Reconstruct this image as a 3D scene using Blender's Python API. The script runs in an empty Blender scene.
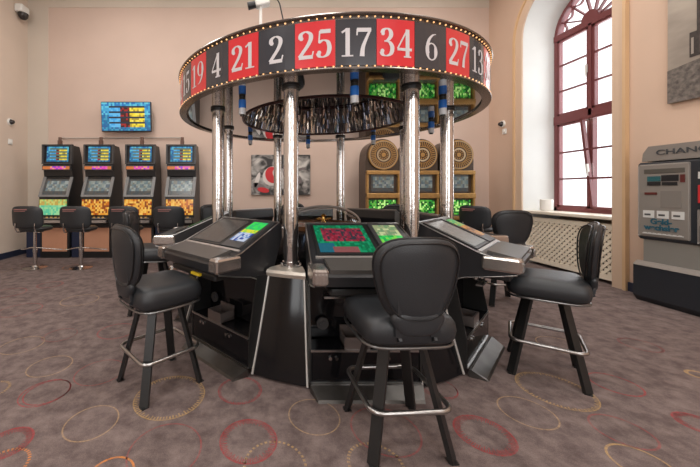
import bpy, math, random
from mathutils import Vector, Matrix
random.seed(7)
PI = math.pi
sc = bpy.context.scene
COL = sc.collection

# ------------------------------------------------------------------ materials
MATS = {}
def M(name, col=(.5,.5,.5), rough=.5, metal=0., emit=None, es=1., noise=0., nscale=8., coat=0., spec=None, bump=0., bscale=60., alpha=None):
    if name in MATS: return MATS[name]
    m = bpy.data.materials.new(name); m.use_nodes = True
    nt = m.node_tree; b = nt.nodes['Principled BSDF']
    b.inputs['Base Color'].default_value = (*col, 1)
    b.inputs['Roughness'].default_value = rough
    b.inputs['Metallic'].default_value = metal
    if coat: b.inputs['Coat Weight'].default_value = coat; b.inputs['Coat Roughness'].default_value = .05
    if spec is not None: b.inputs['Specular IOR Level'].default_value = spec
    if emit is not None:
        b.inputs['Emission Color'].default_value = (*emit, 1); b.inputs['Emission Strength'].default_value = es
    tc = nt.nodes.new('ShaderNodeTexCoord')
    if noise:
        n = nt.nodes.new('ShaderNodeTexNoise'); n.inputs['Scale'].default_value = nscale; n.inputs['Detail'].default_value = 5
        r = nt.nodes.new('ShaderNodeValToRGB')
        r.color_ramp.elements[0].position = .3; r.color_ramp.elements[1].position = .7
        r.color_ramp.elements[0].color = (*[c*(1-noise) for c in col], 1)
        r.color_ramp.elements[1].color = (*[min(1,c*(1+noise)) for c in col], 1)
        nt.links.new(tc.outputs['Object'], n.inputs['Vector']); nt.links.new(n.outputs['Fac'], r.inputs['Fac'])
        nt.links.new(r.outputs['Color'], b.inputs['Base Color'])
    if bump:
        n2 = nt.nodes.new('ShaderNodeTexNoise'); n2.inputs['Scale'].default_value = bscale; n2.inputs['Detail'].default_value = 3
        bp = nt.nodes.new('ShaderNodeBump'); bp.inputs['Strength'].default_value = bump; bp.inputs['Distance'].default_value = .005
        nt.links.new(tc.outputs['Object'], n2.inputs['Vector']); nt.links.new(n2.outputs['Fac'], bp.inputs['Height'])
        nt.links.new(bp.outputs['Normal'], b.inputs['Normal'])
    MATS[name] = m
    return m
def glass(name, tint=(1,1,1), gl=.12, grough=.02):
    if name in MATS: return MATS[name]
    m = bpy.data.materials.new(name); m.use_nodes = True; nt = m.node_tree
    for n in list(nt.nodes): nt.nodes.remove(n)
    o = nt.nodes.new('ShaderNodeOutputMaterial'); mx = nt.nodes.new('ShaderNodeMixShader')
    t = nt.nodes.new('ShaderNodeBsdfTransparent'); t.inputs[0].default_value = (*tint,1)
    g = nt.nodes.new('ShaderNodeBsdfGlossy'); g.inputs['Roughness'].default_value = grough
    mx.inputs[0].default_value = gl
    nt.links.new(t.outputs[0], mx.inputs[1]); nt.links.new(g.outputs[0], mx.inputs[2]); nt.links.new(mx.outputs[0], o.inputs[0])
    MATS[name] = m; return m

def srgb(r,g,b):
    f = lambda c: (c/255/12.92) if c/255 <= .04045 else ((c/255+.055)/1.055)**2.4
    return (f(r),f(g),f(b))

leather = M('black leather', (.020,.022,.025), .40, bump=.25, bscale=220)
piping = M('piping leather', (.008,.008,.009), .3)
chrome = M('chrome', (.66,.65,.64), .17, 1, bump=.35, bscale=22)
chromeb = M('brushed chrome', (.42,.41,.40), .3, 1, noise=.12, nscale=30)
blackm = M('black enamel', (.012,.012,.012), .4)
gloss = M('black gloss laminate', (.006,.006,.007), .10, spec=.35)
console = M('console black plastic', (.02,.02,.022), .28)
darkgrey = M('dark grey plastic', (.05,.05,.052), .35)
greyp = M('grey plastic', (.2,.2,.2), .4)
silver = M('silver plastic', (.45,.42,.4), .3, .6)
white = M('white plastic', (.75,.74,.7), .5)
gold = M('gold trim', (.42,.25,.09), .35, .7, noise=.15, nscale=20)
golddk = M('dark gold', (.2,.12,.04), .4, .5)

def emis(r,g,b,s=.8):
    k = 'lit %d %d %d %.2f'%(r,g,b,s)
    return M(k, tuple(c*.15 for c in srgb(r,g,b)), .25, emit=srgb(r,g,b), es=s)

# ------------------------------------------------------------------ mesh builder
class MB:
    def __init__(s): s.v=[]; s.f=[]; s.m=[]; s.X=Matrix.Identity(4)
    def add(s, vs, fs, mi=0):
        o=len(s.v); s.v += [tuple(s.X @ Vector(p)) for p in vs]
        s.f += [tuple(i+o for i in f) for f in fs]; s.m += [mi]*len(fs); return s
    def box(s, x0,x1,y0,y1,z0,z1, mi=0):
        vs=[(x,y,z) for z in (z0,z1) for y in (y0,y1) for x in (x0,x1)]
        return s.add(vs, [(0,2,3,1),(4,5,7,6),(0,1,5,4),(2,6,7,3),(0,4,6,2),(1,3,7,5)], mi)
    def bbox(s, x0,x1,y0,y1,z0,z1, b=.01, mi=0):   # box with chamfered edges
        def ring(z,i): 
            X0,X1,Y0,Y1=x0+i,x1-i,y0+i,y1-i
            return [(X0+b,Y0,z),(X1-b,Y0,z),(X1,Y0+b,z),(X1,Y1-b,z),(X1-b,Y1,z),(X0+b,Y1,z),(X0,Y1-b,z),(X0,Y0+b,z)]
        rs=[ring(z0,b*.5),ring(z0+b,0),ring(z1-b,0),ring(z1,b*.5)]
        vs=sum(rs,[]); fs=[tuple(range(7,-1,-1)),tuple(range(24,32))]
        for k in range(3):
            for i in range(8):
                j=(i+1)%8; fs.append((k*8+i,k*8+j,k*8+8+j,k*8+8+i))
        return s.add(vs,fs,mi)
    def quad(s,a,b,c,d,mi=0): return s.add([a,b,c,d],[(0,1,2,3)],mi)
    def bar(s,p0,p1,w,t,n=(0,0,1),mi=0,w1=None):
        p0,p1=Vector(p0),Vector(p1); d=(p1-p0).normalized(); n=Vector(n); n=(n-d*n.dot(d)).normalized(); sd=d.cross(n)
        if w1 is None: w1=w
        vs=[]
        for p,ww in ((p0,w),(p1,w1)):
            for a,b in ((-1,-1),(1,-1),(1,1),(-1,1)): vs.append(tuple(p+sd*a*ww/2+n*b*t/2))
        return s.add(vs,[(0,1,2,3),(7,6,5,4),(0,4,5,1),(1,5,6,2),(2,6,7,3),(3,7,4,0)],mi)
    def lathe(s,prof,n=32,c=(0,0,0),a0=0,a1=2*PI,mi=0,close=False):
        full=abs(a1-a0-2*PI)<1e-6; k=n if full else n+1
        vs=[]; 
        for i in range(k):
            a=a0+(a1-a0)*i/n
            for r,z in prof: vs.append((c[0]+r*math.cos(a),c[1]+r*math.sin(a),c[2]+z))
        m=len(prof); fs=[]
        for i in range(n):
            j=(i+1)%k
            for q in range(m if close else m-1):
                q2=(q+1)%m
                fs.append((i*m+q,j*m+q,j*m+q2,i*m+q2))
        if close and not full:
            fs.append(tuple(range(m-1,-1,-1))); fs.append(tuple(n*m+q for q in range(m)))
        return s.add(vs,fs,mi)
    def cyl(s,p0,p1,r0,r1=None,n=20,mi=0,caps=True):
        if r1 is None: r1=r0
        p0,p1=Vector(p0),Vector(p1); d=(p1-p0).normalized()
        u=d.orthogonal().normalized(); w=d.cross(u); vs=[]
        for p,r in ((p0,r0),(p1,r1)):
            for i in range(n):
                a=2*PI*i/n; vs.append(tuple(p+u*r*math.cos(a)+w*r*math.sin(a)))
        fs=[(i,(i+1)%n,n+(i+1)%n,n+i) for i in range(n)]
        if caps: fs+= [tuple(range(n-1,-1,-1)),tuple(range(n,2*n))]
        return s.add(vs,fs,mi)
    def tube(s,pts,r,n=8,closed=False,mi=0):
        P=[Vector(p) for p in pts]; L=len(P); vs=[]; u=None
        for i in range(L):
            if closed: d=(P[(i+1)%L]-P[i-1]).normalized()
            else: d=(P[min(i+1,L-1)]-P[max(i-1,0)]).normalized()
            if u is None: u=d.orthogonal().normalized()
            else: u=(u-d*u.dot(d)).normalized()
            w=d.cross(u)
            for k in range(n):
                a=2*PI*k/n; vs.append(tuple(P[i]+u*r*math.cos(a)+w*r*math.sin(a)))
        fs=[]
        for i in range(L if closed else L-1):
            j=(i+1)%L
            for k in range(n): fs.append((i*n+k,i*n+(k+1)%n,j*n+(k+1)%n,j*n+k))
        if not closed: fs+= [tuple(range(n-1,-1,-1)),tuple((L-1)*n+k for k in range(n))]
        return s.add(vs,fs,mi)
    def prism(s,poly,x0,x1,f=None,mi=0,x0b=None):   # poly in (y,z), extruded along x; f widens x by y
        n=len(poly); g=f or (lambda y,z:1)
        vs=[(x0*g(y,z),y,z) for y,z in poly]+[(x1*g(y,z),y,z) for y,z in poly]
        fs=[tuple(range(n)),tuple(range(2*n-1,n-1,-1))]+[(i,n+i,n+(i+1)%n,(i+1)%n) for i in range(n)]
        return s.add(vs,fs,mi)
    def pillow(s,outl,T,fn,pw=5,mi=0):
        ss=[.35,.65,.82,.92,.975,1.]; n=len(outl)
        cx=sum(p[0] for p in outl)/n; cy=sum(p[1] for p in outl)/n
        vs=[]; fs=[]
        for sg in (1,-1):
            base=len(vs); vs.append(fn(cx,cy,sg*T/2))
            for q in ss:
                h=sg*T/2*(max(0,1-q**pw))**(1/2.2)
                for x,y in outl: vs.append(fn(cx+(x-cx)*q,cy+(y-cy)*q,h))
            for i in range(n):
                j=(i+1)%n; a=(base,base+1+i,base+1+j); fs.append(a if sg>0 else a[::-1])
                for k in range(len(ss)-1):
                    b=base+1+k*n; f=(b+i,b+n+i,b+n+j,b+j); fs.append(f if sg>0 else f[::-1])
        return s.add([tuple(v) for v in vs],fs,mi)
    def build(s,name,mats,parent=None,smooth=False,loc=None,label=None,kind=None,auto=True):
        me=bpy.data.meshes.new(name); me.from_pydata(s.v,[],s.f)
        if not isinstance(mats,(list,tuple)): mats=[mats]
        for m in mats: me.materials.append(m)
        for p,mi in zip(me.polygons,s.m): p.material_index=mi; p.use_smooth=smooth
        import bmesh
        bm=bmesh.new(); bm.from_mesh(me); bmesh.ops.remove_doubles(bm,verts=bm.verts,dist=1e-5)
        bmesh.ops.recalc_face_normals(bm,faces=bm.faces)
        if smooth:
            for e in bm.edges:
                if len(e.link_faces)==2 and e.calc_face_angle(0)>math.radians(38): e.smooth=False
        bm.to_mesh(me); bm.free()
        o=bpy.data.objects.new(name,me); COL.objects.link(o)
        if parent: o.parent=parent
        if loc: o.location=loc
        if label: o['label']=label
        if kind: o['kind']=kind
        return o
def thing(name,label,cat,loc=(0,0,0),rz=0,group=None):
    o=bpy.data.objects.new(name,None); COL.objects.link(o); o.location=loc; o.rotation_euler=(0,0,rz)
    o.empty_display_size=.1
    o['label']=label; o['category']=cat
    if group: o['group']=group
    return o
def tag(o,label,cat,group=None):
    o['label']=label; o['category']=cat
    if group: o['group']=group
    return o
def dup(root,loc,rz,label,group=None):
    r=root.copy(); COL.objects.link(r); r.location=loc; r.rotation_euler=(0,0,rz); r['label']=label
    if group: r['group']=group
    for ch in list(root.children):
        c=ch.copy(); COL.objects.link(c); c.parent=r
        for g in ch.children:
            d=g.copy(); COL.objects.link(d); d.parent=c
    return r
def struct(mb,name,mats,smooth=False,parent=None):
    o=mb.build(name,mats,parent,smooth)
    if parent is None: o['kind']='structure'
    return o
def text_mesh(txt,size,extr=.002,align='CENTER',bold=0.):
    cu=bpy.data.curves.new('lettering','FONT'); cu.body=txt; cu.size=size; cu.extrude=extr; cu.align_x=align; cu.offset=bold
    cu.space_line=.8
    o=bpy.data.objects.new('lettering',cu); COL.objects.link(o)
    bpy.context.view_layer.update()
    me=bpy.data.meshes.new_from_object(o.evaluated_get(bpy.context.evaluated_depsgraph_get()))
    bpy.data.objects.remove(o); bpy.data.curves.remove(cu)
    return me

# ------------------------------------------------------------------ room
XL,XR,YB,YF,ZC = -4.73,4.55,6.40,-3.0,5.4
H=1.24
wall_back_m = M('pink plaster', srgb(203,180,166), .85, noise=.03, nscale=1.5, bump=.05)
wall_side_m = M('beige plaster', srgb(206,188,172), .85, noise=.03, nscale=1.5, bump=.05)
wall_right_m = M('warm plaster', srgb(204,176,155), .85, noise=.03, nscale=1.5, bump=.05)
band_m = M('pale grey painted band', srgb(200,188,174), .85, noise=.02, nscale=2)
reveal_m = M('white reveal plaster', srgb(222,224,222), .8, noise=.03, nscale=2)
cream_m = M('cream painted trim', srgb(208,174,134), .55, noise=.03, nscale=3)
navy_m = M('navy skirting', srgb(34,42,62), .5)
ceil_m = M('white ceiling', (.8,.78,.74), .9)

# carpet -------------------------------------------------------------
def carpet_mat(name,base,var,blend=None):
    m=bpy.data.materials.new(name); m.use_nodes=True; nt=m.node_tree; b=nt.nodes['Principled BSDF']
    b.inputs['Roughness'].default_value=.95; b.inputs['Specular IOR Level'].default_value=.15
    tc=nt.nodes.new('ShaderNodeTexCoord')
    n1=nt.nodes.new('ShaderNodeTexNoise'); n1.inputs['Scale'].default_value=9; n1.inputs['Detail'].default_value=9; n1.inputs['Roughness'].default_value=.68
    n2=nt.nodes.new('ShaderNodeTexNoise'); n2.inputs['Scale'].default_value=240; n2.inputs['Detail'].default_value=2
    r=nt.nodes.new('ShaderNodeValToRGB'); e=r.color_ramp.elements
    e[0].position=.36; e[0].color=(*base,1); e[1].position=.66; e[1].color=(*var,1)
    mx=nt.nodes.new('ShaderNodeMix'); mx.data_type='RGBA'; mx.blend_type='OVERLAY'; mx.inputs[0].default_value=.45
    for n in (n1,n2): nt.links.new(tc.outputs['Object'],n.inputs['Vector'])
    nt.links.new(n1.outputs['Fac'],r.inputs['Fac'])
    nt.links.new(r.outputs['Color'],mx.inputs[6]); nt.links.new(n2.outputs['Fac'],mx.inputs[7])
    out=mx.outputs[2]
    if blend:
        n3=nt.nodes.new('ShaderNodeTexNoise'); n3.inputs['Scale'].default_value=60; n3.inputs['Detail'].default_value=4
        r3=nt.nodes.new('ShaderNodeValToRGB'); r3.color_ramp.elements[0].position=.38; r3.color_ramp.elements[1].position=.6
        r3.color_ramp.elements[0].color=(blend[1]*.45,)*3+(1,); r3.color_ramp.elements[1].color=(blend[1],)*3+(1,)
        m3=nt.nodes.new('ShaderNodeMix'); m3.data_type='RGBA'; m3.inputs[7].default_value=(*blend[0],1)
        nt.links.new(tc.outputs['Object'],n3.inputs['Vector']); nt.links.new(n3.outputs['Fac'],r3.inputs['Fac'])
        nt.links.new(r3.outputs['Color'],m3.inputs[0]); nt.links.new(out,m3.inputs[6]); out=m3.outputs[2]
    nt.links.new(out,b.inputs['Base Color'])
    bp=nt.nodes.new('ShaderNodeBump'); bp.inputs['Strength'].default_value=.4; bp.inputs['Distance'].default_value=.004
    nt.links.new(n2.outputs['Fac'],bp.inputs['Height']); nt.links.new(bp.outputs['Normal'],b.inputs['Normal'])
    return m
CB=srgb(94,81,79); CV=srgb(130,115,111)
cm=[carpet_mat('carpet',CB,CV),
    carpet_mat('carpet yellow ring',CB,CV,(srgb(196,160,104),.6)),
    carpet_mat('carpet red ring',CB,CV,(srgb(164,56,60),.7)),
    carpet_mat('carpet faint ring',CB,CV,(srgb(200,165,120),.45)),
    carpet_mat('carpet faint red ring',CB,CV,(srgb(170,70,70),.45)),
    carpet_mat('carpet orange ring',CB,CV,(srgb(222,140,70),.8))]
fl=MB()
fl.box(XL,XR+.6,YF,YB,-.1,0)
def fp(u,v):
    Y=H*318/(v-191); return ((u-263)/318*Y, Y)
def ring(u,v,hw,w,mi,style='solid',xy=None):
    if xy: x,y=xy; r=hw
    else: x,y=fp(u,v); r=hw*y/318*math.cos(math.atan((u-263)/318))
    z=.0012
    def arc(r0,r1,a0,a1,n):
        vs=[];
        for i in range(n+1):
            a=a0+(a1-a0)*i/n
            vs += [(x+r0*math.cos(a),y+r0*math.sin(a),z),(x+r1*math.cos(a),y+r1*math.sin(a),z)]
        fl.add(vs,[(2*i,2*i+1,2*i+3,2*i+2) for i in range(n)],mi)
    if style=='solid': arc(r-w,r,0,2*PI,72)
    elif style=='ticks':
        arc(r-w*.35,r,0,2*PI,72)
        N=72
        for i in range(N):
            a=2*PI*i/N; k=w*(.6+.6*abs(math.sin(i*1.7)))
            arc(r-w*.3-k,r-w*.3,a,a+PI/N,1)
    elif style=='dots':
        N=38
        for i in range(N): a=2*PI*i/N; arc(r-w,r,a,a+PI/N*1.1,2)
    elif style=='double':
        arc(r-w*.35,r,0,2*PI,72)
        x+=w*.6; y+=w*.3; arc(r-w*.9,r-w*.55,0,2*PI,72)
for a in [(-8,390,20,.016,1,'dots'),(45,392.5,27,.02,2,'double'),(91.5,422.5,29,.008,3,'solid'),(170,396,36,.022,1,'ticks'),
          (240,390,22,.014,2,'ticks'),(314,416,26,.007,3,'solid'),(248.5,440,29,.026,2,'ticks'),(275,466,32,.012,1,'dots'),
          (8,443,28,.028,2,'ticks'),(2,467,31,.014,5,'dots'),(110,476,26,.01,5,'solid'),(165,450,38,.008,4,'solid'),
          (22,345,24,.008,3,'solid'),(50,366,24,.008,3,'solid'),(117,331,20,.014,4,'solid'),(484,434,33,.028,2,'ticks'),
          (527,412,32,.008,3,'solid'),(555,390,43,.018,1,'ticks'),(438,388,20,.014,2,'double'),(615,384,30,.01,2,'solid'),
          (622,431,37,.01,4,'solid'),(642,464,40,.01,1,'solid'),(699,424,30,.026,2,'ticks'),(376,465,30,.014,1,'dots'),
          (699,375,16,.02,1,'solid'),(385,430,36,.009,4,'solid'),(470,352,22,.01,4,'solid'),(560,345,26,.008,3,'solid'),
          (640,345,24,.012,4,'ticks'),(20,310,24,.012,4,'solid'),(80,300,20,.01,3,'solid'),(60,335,18,.012,4,'double'),(100,372,26,.008,4,'solid')]:
    ring(*a)
for i in range(60):
    x=random.uniform(XL+.4,XR-.4); y=random.uniform(-2.5,6.0)
    if 1.2<y<3.6 and -2.2<x<4.4: continue
    ring(0,0,random.uniform(.12,.22),random.uniform(.008,.022),random.choice([1,2,3,3,4,4,5]),random.choice(['solid','ticks','double']),xy=(x,y))
struct(fl,'floor',cm)

b=MB(); b.box(XL-.1,XR+.6,YF-.1,YB+.1,ZC,ZC+.1); struct(b,'ceiling',ceil_m)
b=MB(); b.box(XL-.1,XR+.1,YB,YB+.15,-.1,ZC); struct(b,'wall_back',wall_back_m)
b=MB(); b.box(XL-.15,XL,YF,YB,-.1,ZC); struct(b,'wall_left',wall_side_m)
# painted pale border around the pink back wall
b=MB(); b.box(XL,-4.32,YB-.006,YB,0,ZC); b.box(-4.32,XR,YB-.006,YB,4.93,ZC); struct(b,'trim_2',band_m)
b=MB(); b.bbox(XL,XR,YB-.2,YB,ZC-.22,ZC,.05); struct(b,'trim_3',ceil_m)

NY0,NY1,NC,NR,NS = 4.12,5.57,4.845,.725,3.9
XW=5.04
def right_opening(b,y0,y1,s):
    c=(y0+y1)/2; R=(y1-y0)/2; N=24
    for i in range(N):
        a0=PI*i/N; a1=PI*(i+1)/N
        p0=(c-R*math.cos(a0),s+R*math.sin(a0)); p1=(c-R*math.cos(a1),s+R*math.sin(a1))
        b.quad((XR,p0[0],p0[1]),(XR,p1[0],p1[1]),(XR,p1[0],ZC),(XR,p0[0],ZC))
b=MB()
b.quad((XR,YF,-.1),(XR,NY0,-.1),(XR,NY0,ZC),(XR,YF,ZC))
b.quad((XR,NY1,-.1),(XR,YB,-.1),(XR,YB,ZC),(XR,NY1,ZC))
right_opening(b,NY0,NY1,NS)
b.quad((XR,NY0,3.9),(XR,NY0,3.9),(XR,NY0,3.9),(XR,NY0,3.9)) if False else None
# parapet and outer skin behind the window niche
b.box(XW+.06,XW+.3,NY0-.3,NY1+.3,-.1,.9)
struct(b,'wall_right',wall_right_m)
# reveal
def arch_path(c,R,s,z0,N=24):
    P=[(c-R,z0)]+[(c-R*math.cos(PI*i/N),s+R*math.sin(PI*i/N)) for i in range(N+1)]+[(c+R,z0)]
    return P
WR,WS=.60,3.82
WC=4.85
pa=arch_path(NC,NR,NS,0); pb=arch_path(WC,WR,WS,0)
b=MB()
for i in range(len(pa)-1):
    b.quad((XR,*pa[i]),(XR,*pa[i+1]),(XW+.08,*pb[i+1]),(XW+.08,*pb[i]))
struct(b,'trim_4',reveal_m,smooth=True)
# arch trim on wall
b=MB()
po=arch_path(NC,NR+.17,NS,0); pi_=arch_path(NC,NR-.005,NS,0); pm=arch_path(NC,NR+.135,NS,0)
for A,B_,t in ((po,pm,.05),(pm,pi_,.025)):
    for i in range(len(A)-1):
        a0,a1,c1,c0=A[i],A[i+1],B_[i+1],B_[i]
        vs=[(XR-t,*a0),(XR-t,*a1),(XR-t,*c1),(XR-t,*c0),(XR,*a0),(XR,*a1),(XR,*c1),(XR,*c0)]
        b.add(vs,[(0,1,2,3),(0,4,5,1),(2,6,7,3)],0 if t==.05 else 1)
struct(b,'trim_1',[cream_m,M('beige trim',srgb(206,180,156),.6)])
# skirting boards
b=MB(); b.box(XR-.02,XR,YF,NY0-.17,0,.11); b.box(XR-.02,XR,NY1+.17,YB,0,.11); struct(b,'baseboard_right',navy_m)
b=MB(); b.box(XL,XR,YB-.02,YB,0,.11); struct(b,'baseboard_back',navy_m)
b=MB(); b.box(XL,XL+.02,YF,YB,0,.11); struct(b,'baseboard_left',navy_m)
# rear wall; its two window openings are added to let in fill light
b=MB()
def xz(x0,x1,z0,z1): b.box(x0,x1,YF-.15,YF,z0,z1)
xz(XL,XR,-.1,.9); xz(XL,XR,4.0,ZC); xz(XL,-3.6,.9,4.0); xz(-1.4,-.1+.9,.9,4.0); xz(3.2,XR,.9,4.0)
struct(b,'wall_front',wall_side_m)

# ------------------------------------------------------------------ arched window
maroon=M('maroon window paint',srgb(112,56,58),.45)
pane_m=glass('window glass',(1,1,1),.06)
win=bpy.data.objects.new('window_1',None); COL.objects.link(win); win.location=(XW,WC,0); win['kind']='structure'
def yz(b,y0,y1,z0,z1,t0=-.04,t1=.04): b.box(t0,t1,y0,y1,z0,z1)
b=MB()
A=arch_path(0,WR,WS,.9); B_=arch_path(0,WR-.055,WS,.9)
for i in range(len(A)-1):
    vs=[(x,*p) for x in (-.05,.05) for p in (A[i],A[i+1],B_[i+1],B_[i])]
    b.add(vs,[(0,1,2,3),(4,7,6,5),(0,4,5,1),(2,6,7,3)])
yz(b,-WR,WR,.9,.97,-.05,.05)
yz(b,-WR,WR,2.36,2.5,-.06,.05)
yz(b,-WR,WR,3.77,3.87,-.06,.05)
yz(b,-.025,.025,2.4,3.8,-.06,.05); yz(b,-.02,.02,.9,2.4,-.03,.04)
b.build('window_frame',maroon,win)
b=MB()   # fanlight
b.lathe([(.0,-.05),(.13,-.05),(.13,.02),(.0,.02)],24); hub=MB()
N=16
vs=[]; 
for x in (-.06,.04):
    for i in range(N+1): a=PI*i/N; vs.append((x,.13*math.cos(a),3.87+.13*math.sin(a)))
hub.add(vs,[tuple(range(N+1)),tuple(range(2*N+1,N,-1))]+[(i,i+1,N+2+i,N+1+i) for i in range(N)])
for k in range(1,7):
    a=PI*k/7; hub.bar((0,.1*math.cos(a),3.85+.1*math.sin(a)),(0,.54*math.cos(a),3.82+.54*math.sin(a)),.022,.04,(1,0,0))
for k in range(7):
    a0=PI*k/7+.03; a1=PI*(k+1)/7-.03
    P=[(0,(.50-.07*math.sin(PI*q/8))*math.cos(a0+(a1-a0)*q/8),3.82+(.50-.07*math.sin(PI*q/8))*math.sin(a0+(a1-a0)*q/8)) for q in range(9)]
    for q in range(8): hub.bar(P[q],P[q+1],.016,.035,(1,0,0))
hub.build('fanlight_bars',maroon,win)
def casement(y0,y1,z0,z1,bars,tilt=0,handle=None):
    s=MB(); w=.036
    if tilt: s.X=Matrix.Translation((-.02,0,z0))@Matrix.Rotation(-tilt,4,'Y')@Matrix.Translation((0,0,-z0))
    yz(s,y0,y1,z0,z0+w,-.045,.0); yz(s,y0,y1,z1-w,z1,-.045,.0); yz(s,y0,y0+w,z0,z1,-.045,.0); yz(s,y1-w,y1,z0,z1,-.045,.0)
    for z in bars: yz(s,y0,y1,z-.014,z+.014,-.04,-.01)
    o=s.build('casement',maroon,win)
    g=MB(); g.X=s.X; g.box(-.024,-.020,y0+w,y1-w,z0+w,z1-w); g.build('pane',pane_m,o)
    if handle:
        h=MB(); h.X=s.X; h.box(-.075,-.045,handle[0]-.015,handle[0]+.015,handle[1]-.06,handle[1]+.06); h.cyl((-.07,handle[0],handle[1]),(-.07,handle[0],handle[1]-.12),.01)
        h.build('handle',white,o)
casement(.025,.545,2.5,3.77,(2.91,3.34),handle=(.045,3.13)); casement(-.545,-.025,2.5,3.77,(2.91,3.34))
casement(.02,.545,.97,2.36,(1.44,1.88)); casement(-.54,-.02,.97,2.36,(1.44,1.88),tilt=math.radians(7),handle=(-.06,1.6))
g=MB(); N=20
g.add([(0,0,3.87)]+[(0,.53*math.cos(PI*i/N),3.86+.49*math.sin(PI*i/N)) for i in range(N+1)],[tuple(range(N+2))]); g.build('pane',pane_m,win)
# sill
b=MB(); b.bbox(XR-.03,XW+.06,NY0+.004,NY1-.004,.86,.905,.008); struct(b,'trim_5',M('sill paint',srgb(222,212,196),.45))
# unseen rear windows, added for the fill light behind them
for n,(x0,x1) in enumerate(((-3.6,-1.4),(.8,3.2))):
    b=MB(); y0,y1=YF-.12,YF-.04
    b.box(x0,x1,y0,y1,.9,.98); b.box(x0,x1,y0,y1,3.92,4.0); b.box(x0,x0+.08,y0,y1,.98,3.92); b.box(x1-.08,x1,y0,y1,.98,3.92)
    c=(x0+x1)/2; b.box(c-.04,c+.04,y0,y1,.98,3.92); b.box(x0,x1,y0,y1,2.6,2.68)
    struct(b,'window_%d'%(n+2),maroon)

# radiator cover
lat=MB(); gy0,gy1,gz0,gz1=NY0+.01,NY1-.01,.05,.80; gx=XR+.06
lat.box(gx-.012,gx+.012,gy0,gy1,gz0,gz0+.07); lat.box(gx-.012,gx+.012,gy0,gy1,gz1-.07,gz1)
lat.box(gx-.012,gx+.012,gy0,gy0+.06,gz0,gz1); lat.box(gx-.012,gx+.012,gy1-.06,gy1,gz0,gz1)
rc=thing('radiator_cover','cream lattice radiator cover beneath the arched window sill','radiator cover')
lat.build('cover_frame',M('pale lattice paint',srgb(236,224,204),.55),rc)
lt=MB(); a0,a1,c0,c1=gy0+.05,gy1-.05,gz0+.06,gz1-.06
for sgn in (1,-1):
    k=-3.0
    while k<9:
        # line z = c0 + sgn*(y-a0) + k
        pts=[]
        for y in (a0,a1):
            z=c0+sgn*(y-a0)+k
            if c0<=z<=c1: pts.append((y,z))
        for z in (c0,c1):
            y=a0+(z-c0-k)/sgn
            if a0<y<a1: pts.append((y,z))
        if len(pts)>=2 and (abs(pts[0][0]-pts[1][0])>.02):
            lt.bar((gx+(.004 if sgn>0 else -.004),*pts[0]),(gx+(.004 if sgn>0 else -.004),*pts[1]),.036,.008,(1,0,0))
        k+=.085
lt.build('lattice',M('pale lattice paint',srgb(236,224,204),.55),rc)
# radiator behind
b=MB()
for i in range(14): b.bbox(XR+.2,XR+.3,NY0+.14+i*.088,NY0+.2+i*.088,.12,.72,.015)
b.cyl((XR+.25,NY0+.12,.16),(XR+.25,NY1-.15,.16),.02); b.cyl((XR+.25,NY0+.12,.68),(XR+.25,NY1-.15,.68),.02)
b.box(XR+.22,XR+.28,NY0+.2,NY0+.24,0,.14); b.box(XR+.22,XR+.28,NY1-.34,NY1-.3,0,.14)
tag(b.build('radiator',M('radiator dark',(.12,.1,.09),.6)),'ribbed radiator hidden behind the cream lattice cover','radiator')
# lamp on sill
b=MB(); b.lathe([(0,0),(.07,0),(.07,.02),(.085,.03),(.085,.19),(.078,.195),(.07,.18),(0,.18)],28)
o=b.build('table_lamp',M('translucent white shade',(.8,.78,.74),.6),smooth=True); o.location=(4.70,5.27,.905)
tag(o,'small white cylindrical lamp standing on the window sill','lamp')

# ------------------------------------------------------------------ wall things
def dome_cam(loc,rz,label,s=1.):
    t=thing('security_camera',label,'camera',loc,rz)
    b=MB(); b.cyl((0,0,0),(0,-.03*s,0),.065*s,.06*s,24); b.build('mounting_plate',white,t,True)
    b=MB(); b.cyl((0,-.03*s,0),(0,-.075*s,0),.05*s,.03*s,20); b.build('lens_dome',M('smoked dome',(.03,.025,.025),.15),t,True)
    return t
def plate(loc,rz,label):
    b=MB(); b.bbox(-.05,.05,-.02,0,-.05,.05,.008); b.cyl((0,-.02,0),(0,-.028,0),.03,.028,16)
    o=b.build('wall_sensor',white); o.location=loc; o.rotation_euler=(0,0,rz); tag(o,label,'sensor')
dome_cam((XR,6.03,2.51),-PI/2,'dark round security camera on the wall beside the arched window')
plate((XR,5.98,2.36),-PI/2,'small cream wall plate under the camera beside the window')
dome_cam((XL,5.94,2.53),PI/2,'small round dark security camera at head height on the left wall')
plate((XL,5.94,2.16),PI/2,'small round white sensor low on the left wall under the camera')
t=thing('security_camera','white dome camera with black lens high on the left wall','camera',(XL,6.14,4.68),PI/2)
b=MB(); b.bbox(-.12,.1,-.16,-.01,-.02,.12,.02); b.build('camera_housing',white,t)
b=MB(); b.box(-.08,.08,-.02,0,0,.1); b.build('mounting_plate',white,t)
b=MB(); b.lathe([(0,-.12),(.05,-.1),(.08,-.06),(.09,-.0),(0,0)],20,(0,-.1,-.02)); b.build('lens_dome',M('smoked dome'),t,True)

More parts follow.
